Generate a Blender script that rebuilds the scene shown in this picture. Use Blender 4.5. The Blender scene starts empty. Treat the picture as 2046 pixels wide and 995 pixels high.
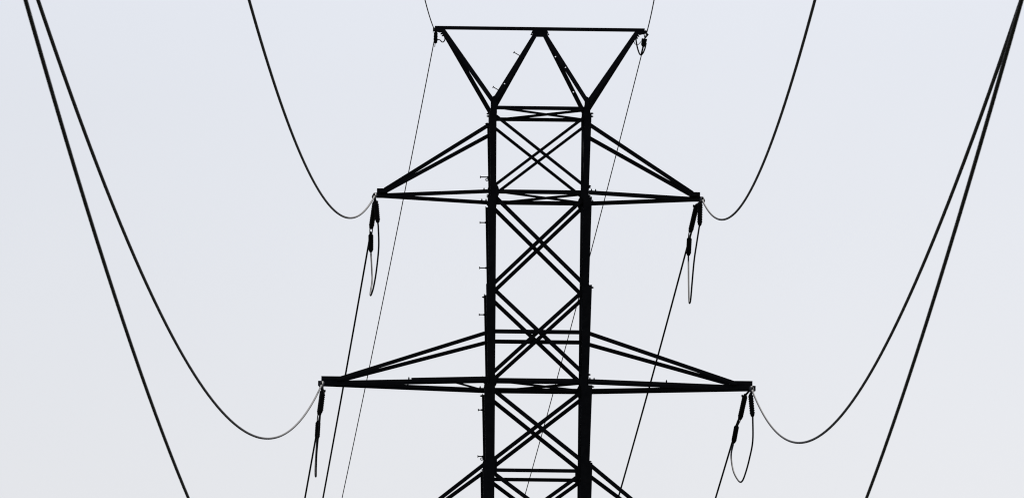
import bpy, bmesh, math, random
from mathutils import Vector, Matrix

R = math.radians
sc = bpy.context.scene
col = sc.collection
random.seed(7)

# ------------------------------------------------------------------ camera, sky, sun, exposure
EYE = Vector((0.0, 0.0, 1.7))
PITCH, ROLL = R(6.9), R(0.50)
FOCAL_PX = 27000.0                                  # long telephoto: 475 mm on a 36 mm wide sensor
cd = bpy.data.cameras.new('camera')
cd.sensor_fit = 'HORIZONTAL'
cd.sensor_width = 36.0
cd.lens = FOCAL_PX / 2046.0 * 36.0
cd.clip_start, cd.clip_end = 5.0, 9000.0
cd.dof.use_dof = True
cd.dof.focus_distance = 271.5
cd.dof.aperture_fstop = 36.0
cam = bpy.data.objects.new('camera', cd)
col.objects.link(cam)
_fw = Vector((0, math.cos(PITCH), math.sin(PITCH)))
_r0 = Vector((1, 0, 0))
_u0 = _r0.cross(_fw)
_r = _r0 * math.cos(ROLL) + _u0 * math.sin(ROLL)
_u = -_r0 * math.sin(ROLL) + _u0 * math.cos(ROLL)
cam.matrix_world = Matrix((( _r.x, _u.x, -_fw.x, EYE.x), (_r.y, _u.y, -_fw.y, EYE.y),
                           (_r.z, _u.z, -_fw.z, EYE.z), (0, 0, 0, 1)))
sc.camera = cam

SUN_EL, SUN_AZ = R(42), R(12)                       # the sun stands behind the pylon, veiled by cloud
world = bpy.data.worlds.new('World')
sc.world = world
world.use_nodes = True
nt = world.node_tree
nt.nodes.clear()
out = nt.nodes.new('ShaderNodeOutputWorld')
bg = nt.nodes.new('ShaderNodeBackground')
bg.inputs['Strength'].default_value = 0.05
sky = nt.nodes.new('ShaderNodeTexSky')
sky.sky_type = 'NISHITA'
sky.sun_disc = False
sky.sun_elevation = SUN_EL
sky.sun_rotation = SUN_AZ
sky.air_density = 1.0
sky.dust_density = 1.6
sky.ozone_density = 1.0
hs = nt.nodes.new('ShaderNodeHueSaturation')
hs.inputs['Saturation'].default_value = 0.30
tc = nt.nodes.new('ShaderNodeTexCoord')
nz = nt.nodes.new('ShaderNodeTexNoise')
nz.inputs['Scale'].default_value = 26.0
nz.inputs['Detail'].default_value = 3.0
mp = nt.nodes.new('ShaderNodeMapRange')
mp.inputs['To Min'].default_value = 0.982
mp.inputs['To Max'].default_value = 1.018
mul = nt.nodes.new('ShaderNodeVectorMath')
mul.operation = 'SCALE'
nt.links.new(sky.outputs['Color'], hs.inputs['Color'])
nt.links.new(tc.outputs['Generated'], nz.inputs['Vector'])
nt.links.new(nz.outputs['Fac'], mp.inputs['Value'])
nt.links.new(hs.outputs['Color'], mul.inputs[0])
nt.links.new(mp.outputs['Result'], mul.inputs['Scale'])
# pale ground mist near the horizon, cooler veil of cloud higher up
sep = nt.nodes.new('ShaderNodeSeparateXYZ')
el = nt.nodes.new('ShaderNodeMapRange')
el.inputs['From Min'].default_value = 0.066
el.inputs['From Max'].default_value = 0.174
tint = nt.nodes.new('ShaderNodeMix')
tint.data_type = 'RGBA'
tint.inputs[6].default_value = (0.958, 0.958, 1.010, 1)
tint.inputs[7].default_value = (1.040, 1.070, 1.168, 1)
tm = nt.nodes.new('ShaderNodeVectorMath')
tm.operation = 'MULTIPLY'
nt.links.new(tc.outputs['Generated'], sep.inputs[0])
nt.links.new(sep.outputs['Z'], el.inputs['Value'])
nt.links.new(el.outputs['Result'], tint.inputs[0])
nt.links.new(mul.outputs['Vector'], tm.inputs[0])
nt.links.new(tint.outputs[2], tm.inputs[1])
nt.links.new(tm.outputs['Vector'], bg.inputs['Color'])
nt.links.new(bg.outputs['Background'], out.inputs['Surface'])

sl = bpy.data.lights.new('sun', 'SUN')
sl.energy = 3.0
sl.angle = R(5)
sl.color = (1.0, 0.96, 0.90)
so = bpy.data.objects.new('sun', sl)
col.objects.link(so)
_s = Vector((math.sin(SUN_AZ) * math.cos(SUN_EL), math.cos(SUN_AZ) * math.cos(SUN_EL), math.sin(SUN_EL)))
so.rotation_euler = _s.to_track_quat('Z', 'Y').to_euler()
so.location = (60, 300, 250)

vs = sc.view_settings
vs.view_transform = 'Standard'
vs.look = 'None'
vs.exposure = 0.63
vs.gamma = 1.0
vs.use_curve_mapping = False
sc.cycles.filter_width = 1.1

# ------------------------------------------------------------------ materials
def mat(name, c0, c1, rough, metal=0.0, spec=0.3, scale=6.0, bump=0.0):
    m = bpy.data.materials.new(name)
    m.use_nodes = True
    n = m.node_tree
    b = n.nodes['Principled BSDF']
    t = n.nodes.new('ShaderNodeTexCoord')
    z = n.nodes.new('ShaderNodeTexNoise')
    z.inputs['Scale'].default_value = scale
    z.inputs['Detail'].default_value = 6
    z.inputs['Roughness'].default_value = 0.65
    r = n.nodes.new('ShaderNodeValToRGB')
    r.color_ramp.elements[0].position = 0.32
    r.color_ramp.elements[1].position = 0.70
    r.color_ramp.elements[0].color = (*c0, 1)
    r.color_ramp.elements[1].color = (*c1, 1)
    n.links.new(t.outputs['Object'], z.inputs['Vector'])
    n.links.new(z.outputs['Fac'], r.inputs['Fac'])
    n.links.new(r.outputs['Color'], b.inputs['Base Color'])
    b.inputs['Roughness'].default_value = rough
    b.inputs['Metallic'].default_value = metal
    b.inputs['Specular IOR Level'].default_value = spec
    if bump:
        bp = n.nodes.new('ShaderNodeBump')
        bp.inputs['Strength'].default_value = bump
        bp.inputs['Distance'].default_value = 0.01
        n.links.new(z.outputs['Fac'], bp.inputs['Height'])
        n.links.new(bp.outputs['Normal'], b.inputs['Normal'])
    return m

STEEL = mat('weathered_steel', (0.010, 0.010, 0.012), (0.020, 0.019, 0.020), 0.8, spec=0.06, scale=7, bump=0.15)
BOLT = mat('dull_bolt_steel', (0.010, 0.010, 0.011), (0.02, 0.02, 0.02), 0.7, spec=0.15, scale=40)
ALU = mat('aluminium_strand', (0.036, 0.036, 0.041), (0.064, 0.064, 0.071), 0.65, metal=0.0, spec=0.08, scale=30)
LEAD = mat('jumper_strand', (0.026, 0.026, 0.029), (0.048, 0.048, 0.052), 0.65, spec=0.08, scale=30)
OLDALU = mat('tarnished_strand', (0.022, 0.022, 0.023), (0.035, 0.035, 0.037), 0.75, spec=0.06, scale=30)
POLY = mat('grey_silicone', (0.030, 0.033, 0.046), (0.048, 0.052, 0.068), 0.55, spec=0.15, scale=20)
RUBBER = mat('black_rubber', (0.010, 0.010, 0.010), (0.016, 0.016, 0.016), 0.8, spec=0.1, scale=25)
GRASS = mat('dry_field', (0.016, 0.020, 0.013), (0.036, 0.037, 0.026), 0.95, spec=0.05, scale=0.06)

# ------------------------------------------------------------------ helpers
def link(name, bm, m, parent=None, smooth=False):
    me = bpy.data.meshes.new(name)
    bmesh.ops.recalc_face_normals(bm, faces=bm.faces[:])
    if smooth:
        for f in bm.faces:
            f.smooth = True
    bm.to_mesh(me)
    bm.free()
    me.materials.append(m)
    o = bpy.data.objects.new(name, me)
    col.objects.link(o)
    if parent is not None:
        o.parent = parent
    return o

def tag(o, label=None, cat=None, group=None, kind=None):
    if label: o['label'] = label
    if cat: o['category'] = cat
    if group: o['group'] = group
    if kind: o['kind'] = kind
    return o

def empty(name, loc, rz=0.0):
    o = bpy.data.objects.new(name, None)
    o.empty_display_size = 0.3
    o.location = loc
    o.rotation_euler = (0, 0, rz)
    col.objects.link(o)
    return o

def prism(bm, prof, p, q, u, v):
    """extrude a closed profile of (a, b) pairs along p->q with axes u, v"""
    a = [bm.verts.new(p + u * x + v * y) for x, y in prof]
    b = [bm.verts.new(q + u * x + v * y) for x, y in prof]
    n = len(prof)
    bm.faces.new(a[::-1]); bm.faces.new(b)
    for i in range(n):
        bm.faces.new((a[i], a[(i + 1) % n], b[(i + 1) % n], b[i]))

def frame(p, q, nrm):
    d = (q - p).normalized()
    u = d.cross(nrm).normalized()
    v = u.cross(d).normalized()
    return d, u, v

def angle_bar(bm, p, q, w, nrm, t=0.009, flip=1, w2=None):
    """rolled steel angle: one flange of width w in the face with normal nrm, the other turned inward"""
    p, q, nrm = Vector(p), Vector(q), Vector(nrm)
    w2 = w if w2 is None else w2
    d, u, v = frame(p, q, nrm)
    h = w / 2
    prof = [(-h, 0), (h, 0), (h, -w2), (h - t, -w2), (h - t, -t), (-h, -t)]
    prism(bm, [(x * flip, y) for x, y in prof], p, q, u, v)

def plate_bar(bm, p, q, w, nrm, t=0.009, holes=(), hs=0.025):
    """flat bar with square bolt holes at the given distances from p"""
    p, q, nrm = Vector(p), Vector(q), Vector(nrm)
    d, u, v = frame(p, q, nrm)
    L = (q - p).length
    def box(s0, s1, x0, x1):
        prism(bm, [(x0, 0), (x1, 0), (x1, -t), (x0, -t)], p + d * s0, p + d * s1, u, v)
    s = 0.0
    for hp in holes:
        box(s, hp - hs / 2, -w / 2, w / 2)
        box(hp - hs / 2, hp + hs / 2, -w / 2, -hs / 2)
        box(hp - hs / 2, hp + hs / 2, hs / 2, w / 2)
        s = hp + hs / 2
    box(s, L, -w / 2, w / 2)

def cyl(bm, p, q, r0, r1=None, n=10):
    p, q = Vector(p), Vector(q)
    r1 = r0 if r1 is None else r1
    d = (q - p).normalized()
    u = d.orthogonal().normalized()
    v = d.cross(u)
    a, b = [], []
    for i in range(n):
        t = 2 * math.pi * i / n
        e = u * math.cos(t) + v * math.sin(t)
        a.append(bm.verts.new(p + e * r0)); b.append(bm.verts.new(q + e * r1))
    bm.faces.new(a[::-1]); bm.faces.new(b)
    for i in range(n):
        bm.faces.new((a[i], a[(i + 1) % n], b[(i + 1) % n], b[i]))

def lathe(bm, p, q, prof, n=14):
    """prof: (fraction along p->q, radius)"""
    p, q = Vector(p), Vector(q)
    d = (q - p)
    dn = d.normalized()
    u = dn.orthogonal().normalized()
    v = dn.cross(u)
    rings = []
    for s, r in prof:
        rings.append([bm.verts.new(p + d * s + (u * math.cos(2 * math.pi * i / n) + v * math.sin(2 * math.pi * i / n)) * r) for i in range(n)])
    bm.faces.new(rings[0][::-1]); bm.faces.new(rings[-1])
    for a, b in zip(rings, rings[1:]):
        for i in range(n):
            bm.faces.new((a[i], a[(i + 1) % n], b[(i + 1) % n], b[i]))

def tube(bm, pts, r, n=10):
    """round cable along pts, parallel-transported frame"""
    pts = [Vector(p) for p in pts]
    tan = []
    for i in range(len(pts)):
        a = pts[max(i - 1, 0)]; b = pts[min(i + 1, len(pts) - 1)]
        tan.append((b - a).normalized())
    u = tan[0].orthogonal().normalized()
    rings = []
    for p, t in zip(pts, tan):
        u = (u - t * u.dot(t)).normalized()
        v = t.cross(u)
        rings.append([bm.verts.new(p + (u * math.cos(2 * math.pi * i / n) + v * math.sin(2 * math.pi * i / n)) * r) for i in range(n)])
    bm.faces.new(rings[0][::-1]); bm.faces.new(rings[-1])
    for a, b in zip(rings, rings[1:]):
        for i in range(n):
            bm.faces.new((a[i], a[(i + 1) % n], b[(i + 1) % n], b[i]))

def spline(pts, per=8):
    """Catmull-Rom through pts"""
    P = [Vector(p) for p in pts]
    P = [P[0] * 2 - P[1]] + P + [P[-1] * 2 - P[-2]]
    o = []
    for i in range(1, len(P) - 2):
        a, b, c, d = P[i - 1:i + 3]
        for k in range(per):
            t = k / per
            o.append(0.5 * ((2 * b) + (c - a) * t + (2 * a - 5 * b + 4 * c - d) * t * t + (3 * b - a - 3 * c + d) * t ** 3))
    o.append(P[-2])
    return o

def bolt(bm, p, axis, r=0.018, h=0.028):
    p, axis = Vector(p), Vector(axis).normalized()
    cyl(bm, p, p + axis * h, r, n=6)
    cyl(bm, p + axis * h, p + axis * (h + 0.016), r * 0.55, n=6)

def at(px, py, Y):
    """surveyed point: the sight line through photo pixel (px, py) met with the vertical plane y = Y"""
    d = _fw + _r * ((px - 1023.0) / FOCAL_PX) - _u * ((py - 497.5) / FOCAL_PX)
    return EYE + d * ((Y - EYE.y) / d.y)

# ------------------------------------------------------------------ ground
bm = bmesh.new()
N, ringsR = 64, [0, 40, 120, 300, 700, 1500, 3500]
prev = None
for rr in ringsR:
    if rr == 0:
        prev = [bm.verts.new((0, 0, 0))]
        continue
    ring = []
    for i in range(N):
        a = 2 * math.pi * i / N
        x, y = rr * math.cos(a), rr * math.sin(a)
        ring.append(bm.verts.new((x, y, 0)))
    if len(prev) == 1:
        for i in range(N):
            bm.faces.new((prev[0], ring[i], ring[(i + 1) % N]))
    else:
        for i in range(N):
            bm.faces.new((prev[i], ring[i], ring[(i + 1) % N], prev[(i + 1) % N]))
    prev = ring
tag(link('ground', bm, GRASS), kind='structure')

# ------------------------------------------------------------------ the pylon
PSI = R(1.5)
TX, TY = 0.525, 270.0
pylon = empty('lattice_pylon', (TX, TY, 0), PSI)
tag(pylon, 'dark steel lattice pylon carrying the power lines, crossarms on both sides, seen from below', 'pylon')
def loc2w(x, y, z):
    return Vector((TX + x * math.cos(PSI) - y * math.sin(PSI), TY + x * math.sin(PSI) + y * math.cos(PSI), z))

# member levels (metres above ground)
TOP, H1, H2, H3, H4, H5 = 37.28, 37.115, 35.42, 32.60, 31.607, 29.81
INNER = [(37.3, .884), (35.3, .875), (33.5, .869), (31.6, .866), (29.8, .861), (27.8, .855), (0.0, 2.75)]
# leg pieces: z top, z bottom, outer half-width at top and bottom (each piece laps outside the one above)
SEG = [(37.30, 36.99, 1.000, 1.000), (37.03, 35.28, 1.024, .978), (35.33, 33.50, 1.046, 1.001),
       (33.55, 31.48, 1.058, 1.004), (31.53, 29.92, 1.082, 1.038), (29.97, 27.70, 1.094, 1.046),
       (27.75, 0.0, 1.10, 3.0)]
def lerp(tab, z):
    for (z0, a0), (z1, a1) in zip(tab, tab[1:]):
        if z <= z0 and z >= z1:
            return a0 + (a1 - a0) * (z0 - z) / (z0 - z1)
    return tab[0][1] if z > tab[0][0] else tab[-1][1]

legs = {}
for sx in (-1, 1):
    for sy in (-1, 1):
        bm = bmesh.new()
        for k, (zt, zb, at_, ab_) in enumerate(SEG):
            T = 0.012
            off = 0.0 if k % 2 == 0 else 0.0025
            def ring(z, a):
                i = lerp(INNER, z)
                a += off
                prof = [(a, a), (i, a), (i, a - T), (a - T, a - T), (a - T, i), (a, i)]
                return [bm.verts.new((sx * x, sy * (y - .08), z)) for x, y in prof]
            A, B = ring(zt, at_), ring(zb, ab_)
            bm.faces.new(A); bm.faces.new(B[::-1])
            for i in range(6):
                bm.faces.new((A[i], B[i], B[(i + 1) % 6], A[(i + 1) % 6]))
        legs[sx, sy] = link('leg', bm, STEEL, pylon)
        # bolt heads that stand out of the corner at each lap and node
        for z in () if sx == sy else (37.22, 37.17, 37.02, 36.96, 35.56, 35.53, 35.43, 35.36, 33.50, 31.75, 31.63, 31.5, 30.0):
            bmb = bmesh.new()
            a = max(a0 + (a1 - a0) * (zt - z) / (zt - zb) for zt, zb, a0, a1 in SEG if zb - .01 <= z <= zt + .01) if z < 37.3 else .98
            bolt(bmb, (sx * (a - .001), sy * (a - .13), z), (sx, 0, 0), .019, .026)
            link('bolt', bmb, BOLT, legs[sx, sy])

# climbing pegs and rope eyes on the back left leg
back_left = legs[-1, 1]
for z, eye in ((35.935, 1), (35.01, 0), (34.09, 0), (33.14, 0), (31.21, 0), (30.27, 1)):
    a = [a0 + (a1 - a0) * (zt - z) / (zt - zb) for zt, zb, a0, a1 in SEG if zb <= z <= zt][-1]
    bm = bmesh.new()
    x0 = -a + .004
    cyl(bm, (x0, .90, z), (-1.145, .90, z), .012)
    cyl(bm, (-1.145, .90, z), (-1.161, .90, z), .026)
    cyl(bm, (x0, .90, z), (x0 - .024, .90, z), .020, n=6)
    link('step_bolt', bm, BOLT, back_left)
    if eye:
        bm = bmesh.new()
        c = Vector((x0 - .030, .90, z - .052))
        ringp = [c + Vector((math.cos(t), 0, math.sin(t))) * .024 for t in [2 * math.pi * i / 16 for i in range(17)]]
        tube(bm, ringp, .009, 8)
        cyl(bm, (x0 + .0, .90, z - .03), (x0 - .018, .90, z - .02), .018, n=6)
        link('rope_eye', bm, BOLT, back_left)

# horizontal struts, front / back / sides
def strut(p, q, w, nrm, name='strut', parent=pylon, **k):
    bm = bmesh.new()
    angle_bar(bm, p, q, w, nrm, **k)
    return link(name, bm, STEEL, parent)
for z, w in ((H1, .072), (H2, .082), (H3, .080), (H4, .108), (H5, .070)):
    for sy in (-1, 1):
        strut((-.96, sy * .925, z), (.96, sy * .925, z), w, (0, sy, 0), w2=.05)
    for sx in (-1, 1):
        strut((sx * .95, -.88, z + .012), (sx * .95, .88, z + .012), w, (sx, 0, 0), w2=.05)

# plan bracing inside the tower at the crossarm levels
for z in (H1, H2, H4):
    strut((-.90, -.86, z + .03), (.90, .86, z + .03), .05, (0, 0, 1), 'plan_brace', w2=.046)
    strut((.90, -.86, z - .004), (-.90, .86, z - .004), .05, (0, 0, 1), 'plan_brace', w2=.046)

# X-bracing of the four faces
PAN = [(37.00, 35.51, .060), (35.375, 33.52, .080), (33.50, 31.73, .080), (31.47, 29.965, .082), (29.81, 28.40, .078), (28.2, 25.9, .075)]
for zt, zb, w in PAN:
    for sy in (-1, 1):
        strut((-.955, sy * .905, zt), (.955, sy * .905, zb), w, (0, sy, 0), 'diagonal_brace', w2=.045)
        strut((.955, sy * .888, zt), (-.955, sy * .888, zb), w, (0, sy, 0), 'diagonal_brace', w2=.03)
    for sx in (-1, 1):
        strut((sx * .935, -.90, zt), (sx * .935, .90, zb), w, (sx, 0, 0), 'diagonal_brace', w2=.04)
        strut((sx * .918, .90, zt), (sx * .918, -.90, zb), w, (sx, 0, 0), 'diagonal_brace', w2=.03)

# node plates
def poly_plate(pts, y, t, name='gusset_plate', parent=pylon, m=STEEL):
    bm = bmesh.new()
    a = [bm.verts.new((x, y, z)) for x, z in pts]
    b = [bm.verts.new((x, y + t, z)) for x, z in pts]
    bm.faces.new(a); bm.faces.new(b[::-1])
    for i in range(len(pts)):
        bm.faces.new((a[i], b[i], b[(i + 1) % len(pts)], a[(i + 1) % len(pts)]))
    return link(name, bm, m, parent)
for sy in (-1, 1):
    y0 = .937 if sy > 0 else -.948
    for sx in (-1, 1):
        for z, hh, ext in ((H2, .17, .835), (H4, .15, .845)):
            poly_plate([(sx * x, zz) for x, zz in ((.975, z + hh), (.885, z + hh), (ext, z + hh * .55), (ext - .015, z + .04), (ext - .015, z - .06), (ext + .01, z - hh * .75), (.885, z - hh), (.975, z - hh))], y0, .011)
        poly_plate([(sx * x, zz) for x, zz in ((.97, H5 + .26), (.812, H5 + .26), (.812, H5 - .06), (.97, H5 - .14))], y0, .011)
        poly_plate([(sx * x, zz) for x, zz in ((.965, 37.33), (.92, 37.36), (.875, 37.16), (.875, 36.98), (.965, 36.95))], y0, .011)

# earth-wire peak: top bar, eight braces meeting two by two
pk = bmesh.new()
angle_bar(pk, (-2.12, 0, 38.845), (2.115, 0, 38.845), .066, (0, -1, 0), w2=.06)
peak = link('earth_wire_peak', pk, STEEL, pylon)
for sx in (-1, 1):
    for sy in (-1, 1):
        foot = Vector((sx * .945, sy * .93, 37.24))
        ends = Vector((sx * 1.965, sy * .030, 38.80))
        inn = Vector((sx * .085, sy * .030, 38.74))
        bm = bmesh.new()
        plate_bar(bm, foot + Vector((sx * .01, 0, 0)), ends, .092, (0, sy, 0), t=.010)
        link('peak_brace', bm, STEEL, peak)
        bm = bmesh.new()
        L = (inn - foot).length
        hl = ()
        if sx > 0:
            hl = (.28 * L, .72 * L) if sy > 0 else (.02 * L, .51 * L)
        elif sy < 0:
            hl = (.26 * L,)
        plate_bar(bm, foot, inn, .088, (0, sy, 0), t=.010, holes=hl)
        link('peak_brace', bm, STEEL, peak)
poly_plate([(-.135, 38.83), (-.15, 38.72), (-.075, 38.68), (.075, 38.68), (.15, 38.72), (.135, 38.83)], -.020, .040, 'gusset_plate', peak)
for sx in (-1, 1):
    for k in range(3):
        bm = bmesh.new()
        bolt(bm, (sx * (.125 + .014 * k), 0, 38.80 - .034 * k), (sx, 0, -.4), .019, .022)
        link('bolt', bm, BOLT, peak)
        bm = bmesh.new()
        bolt(bm, (sx * (2.00 - .026 * k), 0, 38.765 - .038 * k), (sx * .8, 0, -.5), .019, .022)
        link('bolt', bm, BOLT, peak)
    # bracket under the bar end where the earth wire hangs
    poly_plate([(sx * 2.155, 38.83), (sx * 2.155, 38.775), (sx * 2.02, 38.745), (sx * 1.95, 38.765), (sx * 1.95, 38.82)], -.030, .060, 'end_bracket', peak)
for hp in ((1037, 111, 1027.5, 105.5), (994, 179.3, 986, 174.7)):
    y = 269.1 if hp[0] < 1000 else 269.6
    p, q = at(hp[0], hp[1], y), at(hp[2], hp[3], y)
    inv = (Matrix.Translation((TX, TY, 0)) @ Matrix.Rotation(PSI, 4, 'Z')).inverted()
    p, q = inv @ p, inv @ q
    bm = bmesh.new()
    d = (q - p).normalized()
    cyl(bm, p - d * .03, q, .009)
    cyl(bm, q, q + d * .014, .024)
    link('step_bolt', bm, BOLT, peak)

# crossarms
def crossarm(sx, tip_x, z_bot, z_top, plate_w, plate_h, chord_w, top_in, wide=False):
    """pyramid of two bottom and two top chords meeting at a tip plate"""
    tx = sx * tip_x
    zc = z_bot
    arm = poly_plate([(tx, zc + plate_h), (tx, zc - .045), (tx - sx * plate_w, zc - .045), (tx - sx * (plate_w + .10), zc + .02), (tx - sx * (plate_w + .04), zc + plate_h)], -.028, .056, 'crossarm')
    # spreader block between the two top chords
    bx = tx - sx * (plate_w - .02)
    poly_plate([(bx + sx * .05, zc + .125), (bx + sx * .05, zc + .045), (bx - sx * .10, zc + .045), (bx - sx * .10, zc + .125)], -.198, .396, 'spreader', arm)
    # hanger beyond the tip plate
    poly_plate([(tx + sx * .065, zc + .055), (tx + sx * .065, zc - .05), (tx + sx * .035, zc - .05), (tx - sx * .02, zc - .03), (tx - sx * .02, zc + .06)], -.010, .020, 'hanger_plate', arm)
    for sy in (-1, 1):
        bm = bmesh.new()
        p = Vector((sx * .99, sy * .945, z_bot)); q = Vector((tx - sx * .05, sy * .040, z_bot))
        angle_bar(bm, p, q, chord_w, (0, sy, 0), w2=.06)
        link('bottom_chord', bm, STEEL, arm)
        for s in (.045, .13):
            bm = bmesh.new()
            bolt(bm, Vector((sx * (.99 + s), sy * (.93 - s * .4), z_bot + chord_w / 2 - .006)), (0, 0, 1), .015, .026)
            link('bolt', bm, BOLT, arm)
        bm = bmesh.new()
        p = Vector((sx * .97, sy * .95, z_top)); q = Vector((sx * top_in[0], sy * .200, top_in[1]))
        angle_bar(bm, p, q, .080, (0, sy, 0), w2=.04)
        link('top_chord', bm, STEEL, arm)
        if wide:
            bm = bmesh.new()
            f = .47
            a = Vector((sx * .985, sy * .960, z_bot + .028)); b = Vector((tx - sx * .05, sy * .055, z_bot + .028))
            if sx < 0 and sy < 0:
                angle_bar(bm, a, a.lerp(b, f), chord_w, (0, sy, 0), w2=.02)
                link('chord_splice', bm, STEEL, arm)
            bm = bmesh.new()
            bolt(bm, a.lerp(b, .485) + Vector((0, -sy * .01, chord_w / 2 - .032)), (0, 0, 1), .015, .034)
            link('bolt', bm, BOLT, arm)
    if wide and sx < 0:
        bm = bmesh.new()
        angle_bar(bm, (sx * 1.74, -.72, z_bot + .012), (sx * 1.03, .90, z_bot + .012), .05, (0, 0, 1), w2=.04)
        link('plan_brace', bm, STEEL, arm)
    return arm
for sx in (-1, 1):
    crossarm(sx, 3.255, 35.42, 36.80, .13, .145, .080, (3.10, 35.52))
    crossarm(sx, 4.335, 31.607, 32.59, .38, .150, .105, (3.99, 31.685), True)
    crossarm(sx, 3.56, 28.0, 30.0, .13, .145, .080, (3.40, 28.12))

# ------------------------------------------------------------------ conductors
G_NEAR = R(-0.16)
def tipw(k):
    return {'UL': loc2w(-3.29, 0, 35.43), 'UR': loc2w(3.29, 0, 35.43), 'ML': loc2w(-4.31, 0, 31.62), 'MR': loc2w(4.31, 0, 31.62),
            'LL': loc2w(-3.55, 0, 28.0), 'LR': loc2w(3.55, 0, 28.0), 'GL': loc2w(-2.13, 0, 38.80), 'GR': loc2w(2.18, 0, 38.70)}[k]
NEAR = {'UL': (-.1513, 4.278e-4, -2.05e-7), 'UR': (-.1500, 4.382e-4, -3.58e-7), 'ML': (-.1500, 4.197e-4, -9.7e-8),
        'MR': (-.1498, 4.347e-4, -2.41e-7), 'LL': (-.1459, 4.336e-4, -1.22e-7), 'LR': (-.1539, 5.475e-4, -5.39e-7),
        'GL': (-.1175, 3.5e-4, 0), 'GR': (-.1130, 3.5e-4, 0)}
AWAY = {'UL': (3.2, .04, -.1575), 'UR': (2.8, -.04, -.1240), 'ML': (3.2, .06, -.1440), 'MR': (2.8, -.06, -.1245),
        'GL': (3.4, .04, -.1590), 'GR': (3.4, -.04, -.1501)}
GX = {'GL': 0.0, 'GR': -.05}
def near_pt(k, t, g=None):
    c = NEAR[k]
    T = tipw(k)
    return Vector((T.x + GX.get(k, 0) + math.sin(G_NEAR) * t * 1.0, T.y - math.cos(G_NEAR) * t, T.z + c[0] * t + c[1] * t * t + c[2] * t ** 3))
def away_pt(k, t):
    g, dx, s = AWAY[k]
    g = R(g)
    T = tipw(k)
    return Vector((T.x + dx - math.sin(g) * t, T.y + math.cos(g) * t, T.z + s * t + 3.8e-4 * t * t))
def wire(name, fn, t0, t1, r, m, label, group, n=12):
    ts, t = [t0], t0
    while t < t1:
        t += 0.6 if t < 12 else (1.5 if t < 60 else 2.5)
        ts.append(min(t, t1))
    bm = bmesh.new()
    tube(bm, [fn(t) for t in ts], r, n)
    return tag(link(name, bm, m, smooth=True), label, 'cable', group)

NL = {'UL': 'near black conductor swooping from the upper left crossarm tip up to the top edge',
      'UR': 'near black conductor swooping from the upper right crossarm tip up to the top edge',
      'ML': 'near black conductor sagging from the wider left crossarm tip before climbing to the corner',
      'MR': 'near black conductor sagging from the wider right crossarm tip before climbing to the corner',
      'LL': 'thickest dark conductor at far left, nearly straight from top corner to bottom edge',
      'LR': 'thickest dark conductor at far right, nearly straight from top corner to bottom edge'}
for k in ('UL', 'UR', 'ML', 'MR', 'LL', 'LR'):
    wire('conductor', lambda t, k=k: near_pt(k, t), 1.75, 330, .0162 if k[0] == 'L' else .0178, ALU, NL[k], 'conductors in front of the pylon')
AL = {'UL': 'thin conductor running down behind the pylon from the upper left insulator',
      'UR': 'thin conductor running down behind the pylon from the upper right insulator',
      'ML': 'thin conductor running down behind the pylon from the insulator of the wider left crossarm',
      'MR': 'thin conductor running down behind the pylon from the insulator of the wider right crossarm'}
GLAB = {'GLn': 'short thin earth wire rising left from the left end of the top bar',
        'GRn': 'short thin earth wire rising right from the right end of the top bar',
        'GL': 'hair-thin earth wire falling from the top bar left end behind the left crossarms',
        'GR': 'hair-thin earth wire falling from the top bar right end behind the pylon body'}
for k in ('GL', 'GR'):
    wire('earth_wire', lambda t, k=k: near_pt(k, t), 0.3, 300, .0110, OLDALU, GLAB[k + 'n'], 'earth wires', 8)
    wire('earth_wire', lambda t, k=k: away_pt(k, t), 0.5, 170, .0102, OLDALU, GLAB[k], 'earth wires', 8)

# ------------------------------------------------------------------ insulators, clamps and jumpers
def shed_profile(n, r_core, r_shed, s0=0.06, s1=0.94):
    pr = [(0, r_core * .8), (s0 * .8, r_core * .8)]
    for i in range(n):
        a = s0 + (s1 - s0) * i / n
        b = s0 + (s1 - s0) * (i + 1) / n
        pr += [(a, r_core), (a + (b - a) * .35, r_shed * (1.0 if i % 2 else .88)), (a + (b - a) * .55, r_shed * (1.0 if i % 2 else .88)), (b - (b - a) * .15, r_core)]
    return pr + [(s1 + (1 - s1) * .2, r_core * .8), (1, r_core * .8)]

POS = {'UL': 'upper left crossarm tip', 'UR': 'upper right crossarm tip', 'ML': 'wider left crossarm tip', 'MR': 'wider right crossarm tip'}
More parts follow.
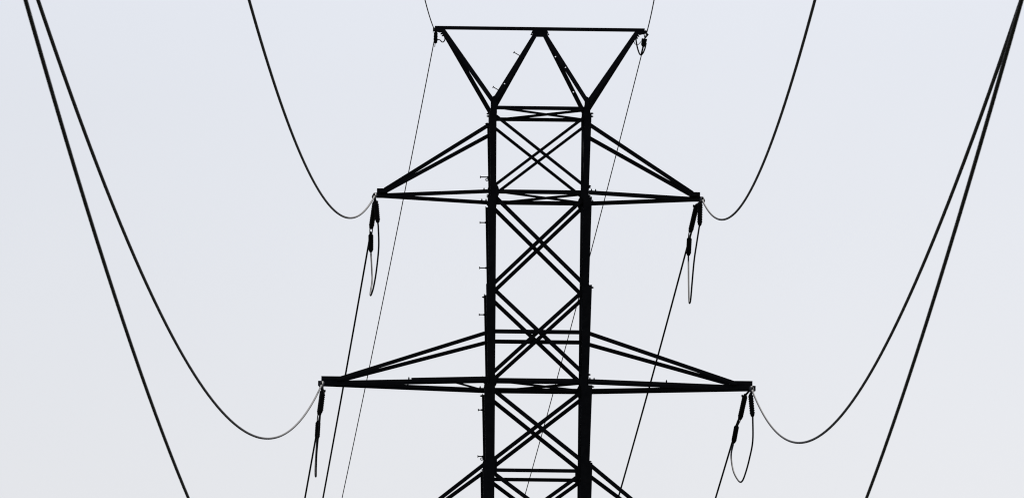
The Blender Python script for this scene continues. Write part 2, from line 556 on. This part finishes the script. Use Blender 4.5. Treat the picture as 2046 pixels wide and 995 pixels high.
# photo survey: string start/end, cover start/end on the far side, cover start/end on the near side, jumper way points (x, y, metres behind the tip)
SURV = {
 'UL': dict(a=((749.5, 402, .35), (742, 453.5, 2.15)), c=((741, 468, 2.75), (741, 504, 3.25)), b=((751.5, 405, -1.55), (755, 446, -1.35)),
            j=((741.2, 506, 3.2), (743, 541, 2.5), (743.6, 561, 1.9), (740, 586, .9), (741.5, 589, .55), (746.5, 573, 0.0), (752, 541, -.6), (756.6, 495, -1.1), (756, 457, -1.3), (755, 445, -1.36))),
 'UR': dict(a=((1392, 410, .35), (1380, 461, 2.3)), c=((1377.4, 475, 2.8), (1375.5, 511, 3.3)), b=((1399, 405, -1.55), (1398, 452, -1.35)),
            j=((1375.4, 512, 3.25), (1375.7, 539, 2.6), (1376, 570, 1.8), (1377, 602, .7), (1378.8, 604, .45), (1380.6, 592, .2), (1383, 563, -.3), (1387, 520, -.8), (1392, 486, -1.1), (1397.8, 449, -1.36))),
 'ML': dict(a=((644.5, 779, .35), (638.2, 825, 2.0)), c=((635.6, 842, 2.6), (633.6, 877, 3.1)), b=((645, 784, -1.55), (640, 826, -1.35)),
            j=((633.2, 879, 3.05), (631.6, 905, 2.4), (630.2, 930, 1.6), (630, 948, .8), (631.3, 950.5, .5), (631.6, 935, .2), (632.6, 908, -.3), (635, 880, -.7), (638, 850, -1.1), (640, 825, -1.36))),
 'MR': dict(a=((1489, 789, .35), (1479, 834, 2.1)), c=((1472, 850, 2.7), (1465.4, 885, 3.2)), b=((1499.7, 787, -1.55), (1503.8, 833, -1.35)),
            j=((1465.0, 887, 3.15), (1461, 906, 2.8), (1462.3, 926, 2.3), (1467, 945, 1.6), (1476.8, 961, .8), (1483.3, 959.8, .4), (1490, 943, 0), (1497.3, 916, -.5), (1504, 880, -1.0), (1504.0, 830, -1.36))),
}
for k, S in SURV.items():
    T = tipw(k)
    P = lambda w: at(w[0], w[1], T.y + w[2])
    side = 1 if k[1] == 'R' else -1
    # --- insulator string towards the viewer, seen nearly end-on
    n0, n1 = near_pt(k, .10), near_pt(k, 1.55)
    root = tag(empty('strain_insulator', n0), 'pale grey strain insulator pointing at the viewer, on the ' + POS[k], 'insulator', 'front strain insulators')
    L = lambda v: v - n0
    bm = bmesh.new(); lathe(bm, L(n0), L(n1), shed_profile(16, .026, .050)); link('sheds', bm, POLY, root, True)
    bm = bmesh.new(); cyl(bm, L(n1), L(near_pt(k, 1.9)), .030, .018, 12)
    cyl(bm, L(n1) + Vector((0, 0, .035)), L(n1) + Vector((0, .02, .075)), .018, n=8); link('end_fitting', bm, BOLT, root)
    # --- insulator string on the far side
    a0, a1 = P(S['a'][0]), P(S['a'][1])
    root = tag(empty('strain_insulator', a0), 'black ribbed strain insulator slanting down behind the ' + POS[k], 'insulator', 'rear strain insulators')
    L = lambda v: v - a0
    bm = bmesh.new(); lathe(bm, L(a0), L(a1), shed_profile(20, .042, .055)); link('sheds', bm, RUBBER, root, True)
    tp = T + Vector((0, .06, -.02))
    bm = bmesh.new(); cyl(bm, L(tp), L(a0), .020, .022)
    hk = L(a0) + Vector((.045 if side < 0 else -.06, 0, -.02))
    cyl(bm, L(a0) + Vector((0, 0, -.01)), hk, .016); cyl(bm, hk + Vector((0, 0, -.02)), hk + Vector((0, 0, .025)), .018)
    link('shackle', bm, BOLT, root)
    c0, c1 = P(S['c'][0]), P(S['c'][1])
    d = (c0 - a1)
    for s in (-1, 1):
        bm = bmesh.new()
        o = Vector((s * .026, 0, 0))
        tube(bm, [L(a1) + o - d * .05, L(a1) + o + d * .45, L(c0) + o * .75 + d * .05], .011, 8)
        link('link_plate', bm, BOLT, root)
    bm = bmesh.new(); cyl(bm, L(a1) - d.normalized() * .05, L(a1) + d.normalized() * .02, .046, n=12); link('end_fitting', bm, BOLT, root)
    # --- jumper with its two ribbed covers
    jp = [P(w) for w in S['j']]
    root = tag(empty('jumper_cable', jp[0]), {'UL': 'narrow jumper loop hanging below the ', 'UR': 'long pointed jumper loop hanging below the ', 'ML': 'jumper loop seen edge-on hanging below the ', 'MR': 'wide open jumper loop hanging below the '}[k] + POS[k], 'cable', 'jumper loops')
    L = lambda v: v - jp[0]
    bm = bmesh.new(); tube(bm, [L(p) for p in spline(jp, 8)], .0170, 12); link('loop', bm, LEAD, root, True)
    for key in ('c', 'b'):
        p0, p1 = P(S[key][0]), P(S[key][1])
        pr = [(0, .030), (.04, .040)]
        for i in range(8):
            s = .06 + .80 * i / 8
            pr += [(s, .042), (s + .035, .053), (s + .065, .053), (s + .09, .042)]
        pr += [(.88, .044), (.94, .036), (1.0, .016)]
        bm = bmesh.new(); lathe(bm, L(p0), L(p1), pr, 14); link('ribbed_cover', bm, RUBBER, root, True)
    bm = bmesh.new(); cyl(bm, L(near_pt(k, 1.62)), L(P(S['b'][0])), .022, .028); link('terminal', bm, BOLT, root)
    # --- conductor running away, gripped beside the cover
    wire('conductor', lambda t, k=k: away_pt(k, t), {'UL': 2.7, 'UR': 2.9, 'ML': 2.6, 'MR': 2.8}[k], 170, .0185, OLDALU, AL[k], 'conductors behind the pylon')

# ------------------------------------------------------------------ earth-wire clamps at the ends of the top bar
Y0 = tipw('GL').y
P = lambda x, y, dy=0.0: at(x, y, Y0 + dy)
o0 = P(870, 62)
root = tag(empty('earth_wire_clamp', o0), 'black clamp with a curled bonding lead, hanging at the left end of the top bar', 'clamp', 'earth wire clamps')
L = lambda x, y, dy=0.0: P(x, y, dy) - o0
bm = bmesh.new()
lathe(bm, L(871, 60), L(870, 86.5, .25), [(0, .026), (.2, .030), (.3, .041), (.42, .035), (.5, .043), (.62, .036), (.7, .043), (.85, .035), (.95, .038), (1, .020)])
link('clamp_body', bm, BOLT, root, True)
bm = bmesh.new(); cyl(bm, L(869.5, 86, .25), L(868.6, 94.5, .4), .010, .007); link('tail', bm, BOLT, root)
bm = bmesh.new(); cyl(bm, L(865.8, 56), L(865.4, 66), .007); cyl(bm, L(865.5, 56.5), L(871, 57), .010); link('hook', bm, BOLT, root)
bm = bmesh.new(); tube(bm, [v for v in spline([L(872.5, 82, .2), (L(876, 79.8, .2)), L(879.5, 81), L(883, 84.5), L(886.5, 84), L(889, 79), L(887.8, 73.5)], 6)], .011, 8); link('bonding_lead', bm, OLDALU, root, True)

Y0 = tipw('GR').y
o0 = P(1288, 76)
root = tag(empty('earth_wire_clamp', o0), 'black pear-shaped clamp with a looped bonding lead, at the right end of the top bar', 'clamp', 'earth wire clamps')
bm = bmesh.new()
lathe(bm, L(1287.5, 79, .0), L(1285.3, 93.5, .25), [(0, .020), (.12, .040), (.2, .056), (.28, .040), (.45, .050), (.7, .052), (.85, .040), (1, .022)])
for sx_ in (-1, 1):
    cyl(bm, L(1287.5 + 1.0 * sx_, 80), L(1287.5 + 5.4 * sx_, 79 + .8 * sx_), .017)
link('clamp_body', bm, BOLT, root, True)
bm = bmesh.new()
cyl(bm, L(1288.8, 77), L(1286, 66.5), .010); cyl(bm, L(1288.8, 77), L(1294.6, 70.2), .013); cyl(bm, L(1292, 68), L(1295.2, 71), .018)
cyl(bm, L(1288.8, 75), L(1288.2, 80), .014)
cyl(bm, L(1290.3, 61), L(1290.3, 67), .010)
link('shackle', bm, BOLT, root)
bm = bmesh.new(); cyl(bm, L(1285.3, 93, .25), L(1280.5, 109.5, .7), .018, .009); link('tail', bm, BOLT, root)
bm = bmesh.new(); tube(bm, spline([L(1270.3, 75, .2), L(1271.3, 84, .3), L(1273.6, 96, .4), L(1277, 106.5, .6), L(1280.3, 110.5, .7), L(1284.5, 107, .6), L(1288.5, 98, .4), L(1291, 87, .25)], 6), .015, 8); link('bonding_loop', bm, OLDALU, root, True)
bm = bmesh.new(); tube(bm, spline([L(1267, 76), L(1266.6, 83), L(1269, 88.6), L(1274.5, 90), L(1278, 87), L(1282, 82.5)], 6), .007, 8); link('bonding_lead', bm, OLDALU, root, True)
